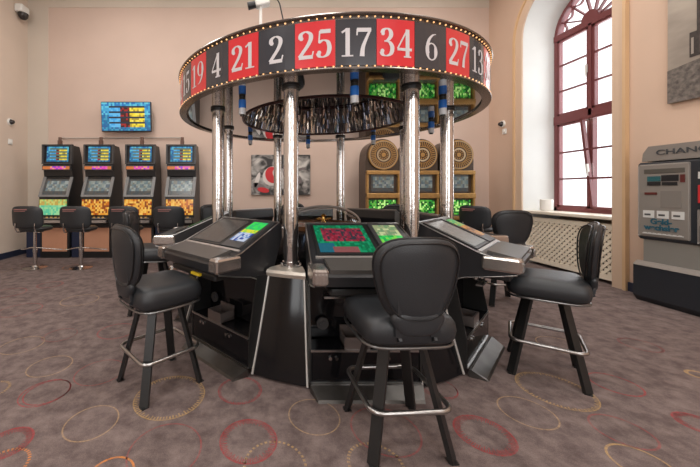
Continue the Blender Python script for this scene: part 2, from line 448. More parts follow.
# screens made of coloured cells ------------------------------------
def cells(mb,org,ux,uz,w,h,nx,ny,fn,lst,gap=0.,off=(0,0,0)):
    org=Vector(org); ux=Vector(ux).normalized(); uz=Vector(uz).normalized()
    for j in range(ny):
        for i in range(nx):
            c=fn(i,j)
            if c is None: continue
            if c not in lst: lst.append(c)
            a=org+ux*(w*(i+gap)/nx)+uz*(h*(j+gap)/ny); bb=org+ux*(w*(i+1-gap)/nx)+uz*(h*(j+gap)/ny)
            cc=org+ux*(w*(i+1-gap)/nx)+uz*(h*(j+1-gap)/ny); d=org+ux*(w*(i+gap)/nx)+uz*(h*(j+1-gap)/ny)
            mb.quad(tuple(a),tuple(bb),tuple(cc),tuple(d),lst.index(c))
rnd=random.Random(3)
def jackpot(i,j,nx,ny):   # blue backdrop with four striped score rows
    y=j/ny; x=i/nx
    if x<.14 or x>.86 or y>.86 or y<.1:
        return rnd.choice([(60,150,190),(40,110,170),(90,180,200)]) if y>.5 else rnd.choice([(40,90,140),(30,110,150),(60,140,170)])
    row=int((y-.1)/.76*8)
    if row%2==1: return (90,112,96) if ny<12 else (34,46,60)
    if x<.36: return rnd.choice([(60,150,205),(90,170,215)])
    if x<.54: return rnd.choice([(150,40,40),(60,30,30)])
    return rnd.choice([(226,206,60),(216,186,50),(160,140,50),(232,214,90)])
def slotgame(i,j,nx,ny):
    
    x=i/nx; y=j/ny
    if y<.15 or y>.88 or x<.08 or x>.92: return rnd.choice([(84,80,76),(70,76,78)])
    return rnd.choice([(104,120,122),(122,134,132),(96,108,116)]) if (i//2+j//2)%2 else rnd.choice([(140,146,138),(120,118,108),(150,156,152)])
def orange(i,j,nx,ny): return rnd.choice([(226,150,50),(190,100,30),(240,190,90),(140,70,30),(230,170,70)])
def greenp(i,j,nx,ny):
    return rnd.choice([(90,190,150),(120,200,150),(150,210,150)]) if j<ny*.6 else rnd.choice([(200,200,110),(150,190,110),(190,160,80)])
def purple(i,j,nx,ny): return rnd.choice([(200,60,170),(150,60,190),(220,90,160),(230,150,110)]) if .25*nx<i<.8*nx else (190,110,60)
def greenneon(i,j,nx,ny):
    r=rnd.random(); e=1-abs(i/nx-.5)*1.6-abs(j/ny-.5)*.9
    return (180,230,130) if r<e*.42 else rnd.choice([(20,90,34),(40,140,50),(14,60,26),(90,160,60)])
def screen(name,parent,org,ux,uz,w,h,nx,ny,fn,s=.75):
    mb=MB(); l=[]; cells(mb,org,ux,uz,w,h,nx,ny,lambda i,j:fn(i,j,nx,ny),l)
    return mb.build(name,[emis(*c,s) for c in l],parent)

# TV
tv=thing('television','flat television with jackpot scores high on the wall above the slot machines','television',(-2.68,6.27,2.41))
b=MB(); b.X=Matrix.Rotation(math.radians(4),4,'X'); b.bbox(-.49,.49,-.03,.03,0,.575,.01)
b.build('casing',console,tv)
mb=MB(); l=[]; mb.X=b.X; cells(mb,(-.475,-.033,.015),(1,0,0),(0,0,1),.95,.545,26,16,lambda i,j:jackpot(i,j,26,16),l); mb.build('screen',[emis(*c,.9) for c in l],tv)
b=MB(); b.box(-.1,.1,.03,.126,.2,.4); b.build('wall_bracket',blackm,tv)

# cable rail
b=MB(); b.cyl((-4.1,6.37,2.30),(-1.62,6.37,2.31),.010,n=8)
for x in (-4.0,-2.8,-1.7): b.box(x-.01,x+.01,6.37,6.40,2.29,2.32)
tag(b.build('cable_rail',M('rail grey',(.42,.38,.34),.5)),'thin horizontal cable rail on the wall above the slot machines','rail')

# ------------------------------------------------------------------ slot machines
body_m=M('slot cabinet black',(.014,.014,.015),.3)
peach=M('peach lower door',srgb(200,146,116),.5,noise=.08,nscale=3)
def slot_machine(loc,label,belly,first_variant):
    t=thing('slot_machine',label,'slot machine',loc,0,'slot machines along the back wall')
    w=.27
    b=MB()   # side profile cabinet (y toward back)
    b.prism([(0,.0),(0,.62),(-.16,.66),(-.16,.72),(-.06,.76),(-0.03,1.14),(.12,1.50),(.10,1.52),(.07,1.74),(.10,2.10),(.32,2.10),(.40,1.9),(.46,1.3),(.46,0)],-w,w)
    b.build('cabinet',body_m,t)
    b=MB(); b.box(-w-.012,w+.012,.045,.10,1.745,1.765); b.box(-w-.012,w+.012,.06,.11,2.09,2.115)
    b.box(-w-.012,-w+.02,.05,.11,1.75,2.11); b.box(w-.02,w+.012,.05,.11,1.75,2.11); b.build('screen_surround',darkgrey,t)
    screen('top_screen',t,(-.205,.068,1.79),(1,0,0),(0,.07,1),.41,.285,14,10,jackpot,.7)
    b=MB(); b.box(-.26,.26,.03,.1,1.63,1.72); b.build('sign_box',darkgrey,t)
    screen('jackpot_sign',t,(-.25,.028,1.645),(1,0,0),(0,0,1),.5,.055,14,2,purple,.8)
    # main screen, slanted
    d=Vector((0,.15,.36)).normalized(); nrm=Vector((0,-.36,.15)).normalized()
    o=Vector((-.215,-.018,1.17))+nrm*.012
    screen('game_screen',t,o,(1,0,0),d,.43,.31,12,9,slotgame,.65)
    b=MB(); 
    for x in (-.25,.25): b.bar(Vector((x,-.03,1.14))+nrm*.012,Vector((x,.12,1.50))+nrm*.012,.055,.02,nrm)
    b.bar(Vector((-.275,-.028,1.145))+nrm*.012,Vector((.275,-.028,1.145))+nrm*.012,.04,.02,nrm)
    b.build('game_bezel',greyp,t)
    screen('belly_glass',t,(-.25,-.068,.80),(1,0,0),(0,.07,1),.50,.285,16,8,belly,.7)
    b=MB(); b.box(-.25,.25,-.182,-.158,.665,.712); b.bar((-.22,-.105,.745),(.22,-.105,.745),.06,.012,(0,0,1))
    b.build('button_deck',silver,t)
    for k in range(5):
        c=MB(); c.cyl((-.16+.08*k,-.105,.745),(-.16+.08*k,-.105,.768),.02,n=10); c.build('button',emis(220,170,90,.4),t)
    b=MB(); b.bbox(-.23,.23,-.02,.0,.12,.56,.006); b.build('lower_door',peach,t)
    b=MB(); b.box(-.03,.03,.12,.18,2.10,2.20); b.cyl((0,.15,2.2),(0,.15,2.26),.03,n=12); b.build('topper_light',M('topper brown',(.12,.06,.04),.5),t)
    return t
sx=[-3.86,-3.08,-2.30,-1.535]
words=['green glowing belly glass, nearest the left wall','orange belly glass, second from the left wall','orange belly glass, third from the left wall','orange belly glass, nearest the roulette, fourth from the left wall']
for x,wd,bf in zip(sx,words,(greenp,orange,orange,orange)):
    slot_machine((x,5.90,0),'tall black slot machine with '+wd,bf,None)
b=MB(); b.bbox(-4.5,-4.19,5.92,6.37,0,.6,.01)
for x0,x1 in ((-3.62,-3.405),(-2.835,-2.62),(-2.05,-1.85),(-1.28,-1.08)): b.bbox(x0,x1,5.92,6.37,0,.60,.01)
MBs=b
for i,(x0,x1) in enumerate([(-4.42,sx[0]-.285)]+[(sx[q]+.285,sx[q+1]-.285) for q in range(3)]+[(sx[3]+.285,sx[3]+.46)]):
    b=MB(); b.bbox(x0,x1,5.93,6.37,0,.60,.01)
    tag(b.build('base_cabinet',M('navy laminate',srgb(24,34,60),.45)),['navy base cabinet between left wall and first slot machine','navy base cabinet between first and second slot machines','navy base cabinet between second and third slot machines','navy base cabinet between third and fourth slot machines','navy base cabinet right of the fourth slot machine'][i],'cabinet','navy base cabinets')

def gold_machine(loc,label):
    t=thing('wheel_slot_machine',label,'slot machine',loc,0,'golden wheel slot machines')
    w=.30; b=MB()
    N=20; R=.29; zc=1.88
    outl=[(-w,0),(-w,1.0)]+[(-w,zc-.1)]+[(-R*math.cos(PI*i/N),zc+R*math.sin(PI*i/N)) for i in range(N+1)]+[(w,zc-.1),(w,0)]
    n=len(outl); y0,y1=.06,.45
    b.add([(x,y0,z) for x,z in outl]+[(x,y1,z) for x,z in outl],[tuple(range(n)),tuple(range(2*n-1,n-1,-1))]+[(i,(i+1)%n,n+(i+1)%n,n+i) for i in range(n)])
    b.build('cabinet',M('wood brown cabinet',(.05,.03,.018),.4),t)
    b=MB(); # golden posts and crossbars
    for x in (-w+.022,w-.022): b.bbox(x-.022,x+.022,0.0,.07,.0,1.60,.01)
    b.bbox(-w,w,-.01,.07,1.53,1.60,.01); b.bbox(-w,w,-.02,.07,1.11,1.20,.01); b.bbox(-w,w,-.12,.07,.74,.80,.01); b.bbox(-w,w,0,.07,0,.08,.01)
    b.build('golden_frame',gold,t)
    b=MB(); b.cyl((0,.06,zc),(0,.0,zc),.262,.262,40); b.build('wheel_rim',gold,t,True)
    b=MB()
    ml=[gold,M('wheel brown',(.035,.014,.008),.35),M('wheel cream',(.40,.30,.18),.4)]
    def wr(r0,r1,n,fill,mi,y,a_=0):
        for i in range(n):
            a0,a1=a_+2*PI*i/n,a_+2*PI*(i+fill)/n
            b.quad((r0*math.cos(a0),y,zc+r0*math.sin(a0)),(r1*math.cos(a0),y,zc+r1*math.sin(a0)),(r1*math.cos(a1),y,zc+r1*math.sin(a1)),(r0*math.cos(a1),y,zc+r0*math.sin(a1)),mi)
    wr(0,.24,48,1,1,-.003); wr(.232,.243,48,1,2,-.005); wr(.15,.225,36,.45,0,-.006); wr(.14,.15,48,1,0,-.006); wr(.09,.12,48,1,2,-.007); wr(.055,.08,12,.5,0,-.007); wr(0,.04,16,1,0,-.008)
    b.build('prize_wheel',ml,t)
    screen('game_screen',t,(-.20,.052,1.23),(1,0,0),(0,0,1),.40,.30,12,9,slotgame,.45)
    screen('belly_glass',t,(-.24,.052,.82),(1,0,0),(0,0,1),.48,.26,18,9,greenneon,.9)
    b=MB(); b.box(-.2,.2,-.10,.0,.80,.815); b.build('button_deck',darkgrey,t)
    b=MB(); b.box(-.235,.235,.03,.06,.1,.72); b.build('lower_door',M('dark lower door',(.03,.02,.015),.3),t)
    return t
for x,l in ((2.13,'golden slot machine topped by a prize wheel, leftmost of the three behind the roulette'),(2.82,'golden slot machine topped by a prize wheel, middle one, half hidden by a chrome column'),(3.46,'golden slot machine topped by a prize wheel, nearest the arched window')):
    gold_machine((x,5.62,0),l)

# ------------------------------------------------------------------ pictures
def picmat(name,build):
    m=bpy.data.materials.new(name); m.use_nodes=True; build(m.node_tree); MATS[name]=m; return m
def canvas_red(nt):
    b=nt.nodes['Principled BSDF']; b.inputs['Roughness'].default_value=.5
    tc=nt.nodes.new('ShaderNodeTexCoord'); mp=nt.nodes.new('ShaderNodeMapping'); mp.inputs['Scale'].default_value=(2.2,1,2.8); mp.inputs['Rotation'].default_value=(0,.5,0)
    n=nt.nodes.new('ShaderNodeTexNoise'); n.inputs['Scale'].default_value=1.6; n.inputs['Detail'].default_value=3; n.inputs['Distortion'].default_value=1.2
    r=nt.nodes.new('ShaderNodeValToRGB'); e=r.color_ramp.elements
    e[0].position=.42; e[0].color=(*srgb(52,50,50),1); e[1].position=.68; e[1].color=(*srgb(205,200,194),1)
    nt.links.new(tc.outputs['Object'],mp.inputs[0]); nt.links.new(mp.outputs[0],n.inputs['Vector']); nt.links.new(n.outputs['Fac'],r.inputs[0]); nt.links.new(r.outputs[0],b.inputs['Base Color'])
pic=thing('picture','dark grey and red abstract canvas on the back wall behind the columns','picture',(.356,6.36,1.56))
b=MB(); b.bbox(-.59,.59,0,.035,-.4,.405,.005); b.build('canvas',picmat('grey canvas',canvas_red),pic)
b=MB(); 
def blob(cx,cz,rx,rz,mi,y,rot=0,n=24,a0=0,a1=2*PI):
    P=[]
    for i in range(n):
        a=a0+(a1-a0)*i/n; x=rx*math.cos(a); z=rz*math.sin(a); P.append((cx+x*math.cos(rot)-z*math.sin(rot),y,cz+x*math.sin(rot)+z*math.cos(rot)))
    b.add(P,[tuple(range(n))],mi)
blob(-.16,-.02,.21,.19,1,-.002,.5); blob(-.17,.0,.14,.165,0,-.004,.3); blob(-.12,.03,.04,.075,1,-.006,.2); blob(-.43,-.24,.15,.07,2,-.003,-.4); blob(-.35,-.3,.12,.05,0,-.004,-.2)
blob(-.47,-.1,.04,.16,1,-.003,-.3); blob(.3,-.1,.12,.1,2,-.003); blob(.35,.1,.16,.03,2,-.003,.3)
b.build('painted_shapes',[M('picture red',srgb(200,44,50),.5),M('picture white',srgb(214,206,200),.5),M('picture grey',srgb(120,110,110),.5)],pic)

def tower_sky(nt):
    b=nt.nodes['Principled BSDF']; b.inputs['Roughness'].default_value=.6
    tc=nt.nodes.new('ShaderNodeTexCoord'); mp=nt.nodes.new('ShaderNodeMapping'); mp.inputs['Scale'].default_value=(1,.9,2.2)
    n=nt.nodes.new('ShaderNodeTexNoise'); n.inputs['Scale'].default_value=1.5; n.inputs['Detail'].default_value=4
    r=nt.nodes.new('ShaderNodeValToRGB'); e=r.color_ramp.elements
    e[0].position=.3; e[0].color=(*srgb(132,122,112),1); e[1].position=.7; e[1].color=(*srgb(178,166,152),1)
    nt.links.new(tc.outputs['Object'],mp.inputs[0]); nt.links.new(mp.outputs[0],n.inputs['Vector']); nt.links.new(n.outputs['Fac'],r.inputs[0]); nt.links.new(r.outputs[0],b.inputs['Base Color'])
pic=thing('picture','large black and white photograph of a tower hanging above the change machine','picture',(XR-.04,2.95,2.21))
b=MB(); b.bbox(0,.035,-.62,.597,0,1.5,.004); b.build('print',picmat('print sky',tower_sky),pic)
b=MB(); g=random.Random(5)
P=[(-.001,.597,.0),(-.001,.597,.36)]
for i in range(13): P.append((-.001,.597-1.217*i/12,.36+.17*i/12+g.uniform(-.01,.01)))
P.append((-.001,-.62,0)); b.add(P,[tuple(range(len(P)))])
b.build('grass_field',M('print grass',srgb(104,96,90),.8,noise=.55,nscale=22),pic)
b=MB(); b.box(-.004,0,.1,.41,.44,.70); b.box(-.005,0,-.1,.352,.45,1.5); b.box(-.006,0,-.02,.30,.8,1.46); b.build('printed_tower',M('print dark',srgb(58,50,46),.7,noise=.3,nscale=30),pic)
b=MB()
for k in range(3): b.box(-.008,-.006,.375-.07*k,.395-.07*k,.47,.64)
b.build('printed_windows',M('print light',srgb(150,140,130),.7),pic)

# ------------------------------------------------------------------ change machine (on the right wall, faces -x)
cmn=thing('change_machine','grey and black coin change machine standing against the right wall','change machine',(4.30,3.18,0),-PI/2)
# local: +x -> world -y ; facing local -y -> world -x
# local x from -.48 (far, Y=3.66) to .48
W=.48
cg=M('change grey',srgb(138,132,126),.4,.2); cd=M('change dark',srgb(38,42,48),.4); cl=M('change light grey',srgb(150,148,142),.35,.3)
b=MB(); b.bbox(-W+.02,W-.02,.03,.24,.02,.45,.01); b.prism([(-.04,.06),(-.04,.40),(.03,.44),(.03,.0),(.0,.0)],-W,W); b.build('base_cabinet',cd,cmn)
b=MB(); b.prism([(-.045,.405),(.0,.45),(.03,.45),(.03,.40)],-W,W); b.build('base_lid',cg,cmn)
b=MB(); b.box(-W+.05,W-.05,.02,.24,.45,.70); b.build('middle_section',cl,cmn)
b=MB(); b.bbox(-W,W,0,.24,.70,1.56,.02); b.build('upper_cabinet',cd,cmn)
b=MB(); n=[(-W+.05,1.57),(-W+.06,1.66),(-W+.11,1.735),(W-.11,1.735),(W-.06,1.66),(W-.05,1.57)]
b.add([(x,y,z) for y in (-.0,.24) for x,z in n],[tuple(range(6)),tuple(range(11,5,-1))]+[(i,(i+1)%6,6+(i+1)%6,6+i) for i in range(6)])
hd=b.build('header',cg,cmn)
def letter(parent,txt,size,x,z,m,y=-.004,bold=0,name='lettering',extr=.0015,align='CENTER'):
    me=text_mesh(txt,size,extr,align,bold); me.materials.append(m); me.name=name
    o=bpy.data.objects.new(name,me); COL.objects.link(o); o.parent=parent; o.location=(x,y,z); o.rotation_euler=(PI/2,0,0); return o
letter(hd,'CHANGE',.078,-.30,1.632,M('header ink',(.05,.055,.06),.4),align='LEFT',bold=.001).scale=(1.5,1,1)
b=MB(); b.bbox(-W+.025,-.015,-.012,0,.735,1.535,.012); pl=b.build('left_panel',cg,cmn)
b=MB(); b.bbox(-.40,-.05,-.015,-.008,1.43,1.48,.004); b.build('panel_recess',M('panel shade',srgb(84,80,74),.4),pl)
SLB=M('slot black',(.015,.015,.018),.3)
for x0,x1,z0,z1,mm in ((-.365,-.25,1.345,1.40,M('slot teal',srgb(40,90,96),.4)),(-.365,-.25,1.30,1.34,SLB),(-.24,-.1,1.345,1.41,SLB),(-.235,-.11,1.30,1.335,SLB),(-.085,-.05,1.33,1.41,M('slot maroon',srgb(90,36,34),.4)),(-.39,-.28,1.20,1.225,M('slot maroon'))):
    b=MB(); b.box(x0,x1,-.018,-.008,z0,z1); b.build('note_slot',mm,pl)
b=MB(); b.box(-.25,-.08,-.014,-.008,1.06,1.24); b.build('instruction_plate',M('panel plate',srgb(122,116,110),.5),pl)
b=MB()
for k in range(3): b.box(-.405+k*.125,-.305+k*.125,-.016,-.008,.945,1.025,0); b.box(-.39+k*.125,-.335+k*.125,-.018,-.012,.97,.99,1)
b.build('picture_labels',[M('label white',(.6,.6,.58),.5),M('label ink',(.08,.08,.08),.5)],pl)
letter(pl,'Geld-\nwechsler',.082,-.245,.88,M('teal ink',srgb(34,86,104),.5),-.016,.003)
b=MB(); b.box(-.41,-.06,-.016,-.008,.765,.775,0)
for k in range(8): b.box(-.40+k*.043,-.375+k*.043,-.018,-.008,.77,.78,0)
b.build('small_print',M('label white'),pl)
b=MB(); b.bbox(.04,W-.03,-.012,0,.72,1.06,.01); rp=b.build('right_panel',cg,cmn)
b=MB(); b.bbox(.06,W-.05,-.016,-.01,.74,.90,.005); b.build('payout_tray',cd,rp)
b=MB(); b.box(.07,.28,-.014,-.008,.96,1.02); b.build('name_label',M('label white'),rp)
b=MB(); b.bbox(.04,.26,-.012,0,1.12,1.30,.005); b.build('red_label',M('red label',srgb(196,44,48),.4),cmn)
b=MB(); b.bbox(.04,.28,-.01,0,1.36,1.43,.005); b.build('white_label',M('label white'),cmn)
b=MB(); b.box(-W+.04,W-.04,.04,.22,0,.03); b.build('plinth',blackm,cmn)

# ------------------------------------------------------------------ player stool
def rounded(w,d,n=40,p=3.2,front=1.):
    o=[]
    for i in range(n):
        a=2*PI*i/n; c,s=math.cos(a),math.sin(a)
        o.append((w*math.copysign(abs(c)**(2/p),c)*(1 if s<0 else front+(1-front)*(1-abs(s))),d*math.copysign(abs(s)**(2/p),s)))
    return o
def shield(n=44):
    o=[]
    for i in range(n):
        a=2*PI*i/n; c,s=math.cos(a),math.sin(a)
        x=math.copysign(abs(c)**(2/3.3),c); z=math.copysign(abs(s)**(2/3.0),s)
        w=.212*(1-.36*((1-z)/2)**1.5)
        o.append((x*w,z*.19))
    return o
def make_stool(label,loc,rz):
    t=thing('player_stool',label,'stool',loc,rz,'padded stools around the roulette machine')
    b=MB(); b.pillow(rounded(.224,.216,p=6,front=.96),.135,lambda x,y,h:(x,y+.0,.598+h+.010*(1-(x/.23)**2)*(1 if h>0 else 0)),pw=10); b.build('seat',leather,t,True)
    b=MB(); b.tube([(x*.97,y*.97,.536) for x,y in rounded(.225,.215,p=4.6)],.007,closed=True); b.build('seat_rim',M('seat rim dark steel',(.2,.2,.2),.3,.9),t,True)
    b=MB(); b.bbox(-.16,.16,-.16,.16,.515,.545,.01); b.cyl((0,0,.50),(0,0,.52),.09,n=20); b.build('swivel_plate',blackm,t)
    def bf(x,z,h):
        zz=.845+z; y=-.235-.10*z+ .9*x*x - h
        return (x,y,zz)
    b=MB(); b.pillow(shield(),.062,bf,pw=6); bk=b.build('backrest',leather,t,True)
    b=MB()
    for sgn in (1,-1):
        P=[bf(x*.9,z*.9,sgn*.029) for x,z in shield()]; b.tube(P,.0045,6,closed=True)
    b.tube([bf(x*1.003,z*1.003,0) for x,z in shield()],.0055,6,closed=True)
    b.build('piping',piping,bk,True)
    b=MB(); 
    for s in (-1,1): b.bar((s*.08,-.15,.555),(s*.08,-.222,.60),.045,.014,(1,0,0)); b.bar((s*.08,-.222,.595),(s*.075,-.245,.80),.045,.014,(0,1,0))
    b.pillow([(x*.62,z*.3) for x,z in shield()],.05,lambda x,z,h:(x,-.222-.0*z-h,.655+z),pw=6)
    b.build('back_bracket',leather,t,True)
    for sx_ in (-1,1):
        for sy in (-1,1):
            b=MB(); n=Vector((sx_,sy,0)).normalized()
            b.bar((sx_*.085,sy*.085,.535),(sx_*.185,sy*.185,0.004),.05,.022,tuple(n)); 
            lg=b.build('leg',blackm,t)
            c=MB(); c.box(sx_*.185-.02,sx_*.185+.02,sy*.185-.02,sy*.185+.02,0,.006); c.build('foot_pad',blackm,lg)
    b=MB(); P=[]
    for cx_,cy_,a0 in ((1,1,0),(-1,1,PI/2),(-1,-1,PI),(1,-1,1.5*PI)):
        for k in range(7):
            a=a0+PI/2*k/6; P.append((cx_*.135+.055*math.cos(a),cy_*.135+.055*math.sin(a),.235))
    b.tube(P,.0115,10,closed=True); b.build('foot_ring',chromeb,t,True)
    return t
CX,CY=.6356,3.343
st=make_stool('black padded stool in the foreground, its backrest turned to the viewer',(.672,1.63,0),math.radians(3))
def face_center(x,y): return math.atan2(CY-y,CX-x)-PI/2
dup(st,(1.95,2.20,0),face_center(1.95,2.2)+.06,'black padded stool at the right, seen from the side, facing left')
dup(st,(-.675,2.08,0),face_center(-.675,2.08),'black padded stool at the left, its seat below the left terminal')
dup(st,(-1.16,3.36,0),-PI/2+.1,'black padded stool behind the left foreground stool')
dup(st,(2.67,3.58,0),math.radians(-8),'black padded stool on the far right, before the radiator cover')
dup(st,(-.62,4.60,0),face_center(-.62,4.6),'black padded stool behind the roulette, seen left of the left column pair')
dup(st,(.50,5.12,0),PI,'black padded stool on the far side behind the wheel dome')
dup(st,(1.86,4.66,0),face_center(1.86,4.66),'black padded stool on the far side before the golden machines')

# bar stools by the slot machines
def make_bar_stool(label,loc,rz,group):
    t=thing('bar_stool',label,'stool',loc,rz,group)
    b=MB(); b.lathe([(0,0),(.17,0),(.17,.008),(.05,.025),(.03,.05),(0,.05)],28); b.build('base_plate',chrome,t,True)
    b=MB(); b.cyl((0,0,.04),(0,0,.30),.032,n=20); b.cyl((0,0,.30),(0,0,.60),.022,n=20); b.build('post',chrome,t,True)
    P=[]
    for i in range(21):
        u=-1+2*i/20; P.append((u*.345,.10-.16*math.cos(u*PI*1.0)*.5-.02,.30+.03*math.cos(u*PI)))
    b=MB(); b.tube(P,.010,8); b.cyl((0,0,.30),(0,.02,.30),.04,.03); b.build('footrest',chrome,t,True)
    b=MB(); b.pillow(rounded(.21,.20,p=3),.09,lambda x,y,h:(x,y+.03,.635+h)); b.build('seat',leather,t,True)
    b=MB(); b.pillow([(x,z) for x,z in rounded(.245,.178,p=4.5)],.05,lambda x,z,h:(x,-.21+.9*x*x-h-.08*z,.83+z)); bk=b.build('backrest',leather,t,True)
    b=MB(); b.bar((-.14,-.262,.955),(.06,-.262,.955),.016,.004,(0,1,.1)); b.bar((-.14,-.259,.93),(.03,-.259,.93),.01,.004,(0,1,.1)); b.build('printed_line',M('faded red print',srgb(150,104,100),.6),bk)
    for s in (-1,1):
        b=MB(); b.tube([(s*.15,-.03,.59),(s*.15,-.19,.60),(s*.15,-.22,.66),(s*.15,-.215,.74)],.010,8)
        b.build('back_support',chrome,t,True)
    return t
g1='bar stools along the slot machines'
bs=make_bar_stool('black bar stool before the slot machine nearest the left wall',(-3.67,5.12,0),0,g1)
dup(bs,(-2.93,5.12,0),.03,'black bar stool before the second slot machine from the left wall')
dup(bs,(-2.18,5.14,0),-.04,'black bar stool before the third slot machine, partly behind a padded stool')
dup(bs,(-1.47,5.12,0),.02,'black bar stool before the fourth slot machine')
dup(bs,(-.74,5.2,0),-.5,'black bar stool seen beside the left chrome column')
dup(bs,(3.50,5.12,0),-1.1,'black bar stool before the golden machine nearest the window','bar stools at the golden machines')

# ------------------------------------------------------------------ roulette machine
ro=thing('roulette_machine','large round roulette machine with chrome columns and numbered overhead ring','roulette machine',(CX,CY,0))
RC=1.1326
def pol(r,phi,z): return (r*math.sin(phi),-r*math.cos(phi),z)      # phi=0 toward the viewer, + to the right
D2R=math.radians
# core
b=MB(); b.lathe([(0,0),(1.12,0),(1.12,.62),(1.06,.68),(.9,.74),(.5,.84),(.46,.86),(0,.86)],64); b.build('core_drum',gloss,ro,True)
b=MB(); b.lathe([(.42,.855),(.42,.90),(.40,.905),(.37,.88),(.30,.865),(.12,.88),(0,.885)],48); b.build('wheel_bowl',M('wheel wood',(.12,.05,.02),.2,coat=.5),ro,True)
b=MB(); b.lathe([(.02,.88),(.05,.885),(.02,.92),(.015,.97),(.03,.985),(.012,1.0),(0,1.0)],16)
for k in range(4): a=PI/2*k+.4; b.cyl((0,0,.945),(.09*math.cos(a),.09*math.sin(a),.95),.008); 
b.build('wheel_turret',M('turret gold',(.8,.5,.15),.2,1),ro,True)
b=MB()
for i in range(37):
    a0=2*PI*i/37; a1=2*PI*(i+.92)/37
    b.quad((.22*math.cos(a0),.22*math.sin(a0),.879),(.32*math.cos(a0),.32*math.sin(a0),.883),(.32*math.cos(a1),.32*math.sin(a1),.883),(.22*math.cos(a1),.22*math.sin(a1),.879),i%2)
b.build('number_pockets',[M('pocket red',srgb(170,30,34),.3),M('pocket black',(.01,.01,.01),.3)],ro)
b=MB(); N=12; b.lathe([(  .38*math.cos(PI/2*i/N),.90+.175*math.sin(PI/2*i/N)) for i in range(N+1)],48); dm=b.build('glass_dome',glass('dome glass',(.92,.95,.95),.14),ro,True)
b=MB(); b.tube([(  .385*math.cos(PI*i/24),-.0,.90+.18*math.sin(PI*i/24)) for i in range(25)],.012,8); b.build('dome_reflection_band',silver,dm,True)  # silver arc modelled in place of the reflection band on the glass
# panels beneath the columns
for k in range(8):
    pc=D2R(22.5+45*k); hw=lambda r:D2R(22.5)-math.asin(.358/r)
    b=MB(); n=8; prof=[(1.235,.69),(1.29,.45),(1.35,.2),(1.40,.015)]; vs=[]; loop=prof+[(1.10,z) for r,z in reversed(prof)]
    for i in range(n+1):
        for r,z in loop:
            ph=pc+hw(r)*(2*i/n-1); vs.append(pol(r,ph,z))
    m=8; fs=[(i*m+q,(i+1)*m+q,(i+1)*m+(q+1)%m,i*m+(q+1)%m) for i in range(n) for q in range(m)]+[tuple(range(m)),tuple(n*m+q for q in range(m))]
    b.add(vs,fs); pn=b.build('drum_panel',gloss,ro,True)
    for s in (-1,1):
        b=MB(); b.tube([pol(r+.006,pc+s*hw(r+.006),z) for r,z in prof],.008,6)
        b.build('edge_strip',M('edge strip aluminium',(.50,.48,.45),.4,.4),pn,True)
    b=MB(); vs=[]; n=10; prf=[(1.12,.70),(1.225,.70),(1.262,.69),(1.27,.67),(1.262,.645),(1.12,.645)]; m=len(prf)
    for i in range(n+1):
        for r,z in prf: vs.append(pol(r,pc+(hw(r)+D2R(.3))*(2*i/n-1),z))
    fs=[(i*m+q,(i+1)*m+q,(i+1)*m+(q+1)%m,i*m+(q+1)%m) for i in range(n) for q in range(m)]+[tuple(range(m)),tuple(n*m+q for q in range(m))]
    b.add(vs,fs); b.build('ledge',M('ledge metal',(.62,.57,.50),.35,.6),ro,True)
    # column
    x,y,_=pol(RC,pc,0)
    b=MB(); b.lathe([(0,.70),(.075,.70),(.075,.712),(.062,.715),(.062,.735),(.054,.738),(.054,1.987)],28,(x,y,0)); cl_=b.build('column',chrome,ro,True)
    b=MB(); b.lathe([(.05,1.968),(.066,1.968),(.068,1.978),(.068,1.987),(.05,1.987)],28,(x,y,0)); b.build('collar',blackm,cl_,True)
    b=MB(); 
    for q in range(6): a=PI/3*q; b.cyl((x+.067*math.cos(a),y+.067*math.sin(a),.71),(x+.067*math.cos(a),y+.067*math.sin(a),.722),.006,n=8)
    b.build('flange_bolts',chromeb,cl_)
# hanging pods above every terminal
for k in range(8):
    ph=D2R(45*k); x,y,_=pol(RC,ph,0)
    b=MB(); b.cyl((x,y,1.90),(x,y,1.965),.030,n=16,mi=0); b.cyl((x,y,1.965),(x,y,1.987),.026,n=16,mi=2); b.cyl((x,y,1.85),(x,y,1.90),.028,n=16,mi=1); b.cyl((x,y,1.838),(x,y,1.85),.018,n=12,mi=2)
    b.build('hanging_pod',[M('pod blue',srgb(30,110,200),.3),M('pod white',(.7,.72,.74),.3),blackm],ro,True)
# overhead ring
RO=1.440; Z0,Z1=1.972,2.308
b=MB(); b.lathe([(RO-.012,Z0+.004),(RO-.012,Z1-.004),(RO-.05,Z1-.004),(RO-.05,Z0+.004)],148,close=True)
band=b.build('number_band',M('band metal',(.42,.40,.38),.22,.9),ro,True,loc=(-.016,0,0))
b=MB(); b.lathe([(RO-.055,Z1-.016),(RO+.014,Z1-.014),(RO+.018,Z1-.007),(RO+.014,Z1),(RO-.055,Z1)],148,close=True)
b.lathe([(RO-.055,Z0),(RO+.008,Z0),(RO+.010,Z0+.006),(RO+.008,Z0+.010),(RO-.055,Z0+.010)],148,close=True)
b.build('band_rims',M('rim metal',(.22,.19,.17),.22,.9),band,True)
ZP0,ZP1=Z0+.022,Z1-.036
wheel=[0,32,15,19,4,21,2,25,17,34,6,27,13,36,11,30,8,23,10,5,24,16,33,1,20,14,31,9,22,18,29,7,28,12,35,3,26]
reds={1,3,5,7,9,12,14,16,18,19,21,23,25,27,30,32,34,36}
seg=2*PI/37; i17=wheel.index(17); start=D2R(2.4)-seg
rp_=M('panel red',srgb(206,34,44),.3,coat=.4); bp_=M('panel black',srgb(44,46,54),.25,coat=.4); gp_=M('panel green',srgb(20,110,50),.3,coat=.4)
num_m=M('numeral silver',srgb(200,196,198),.35)
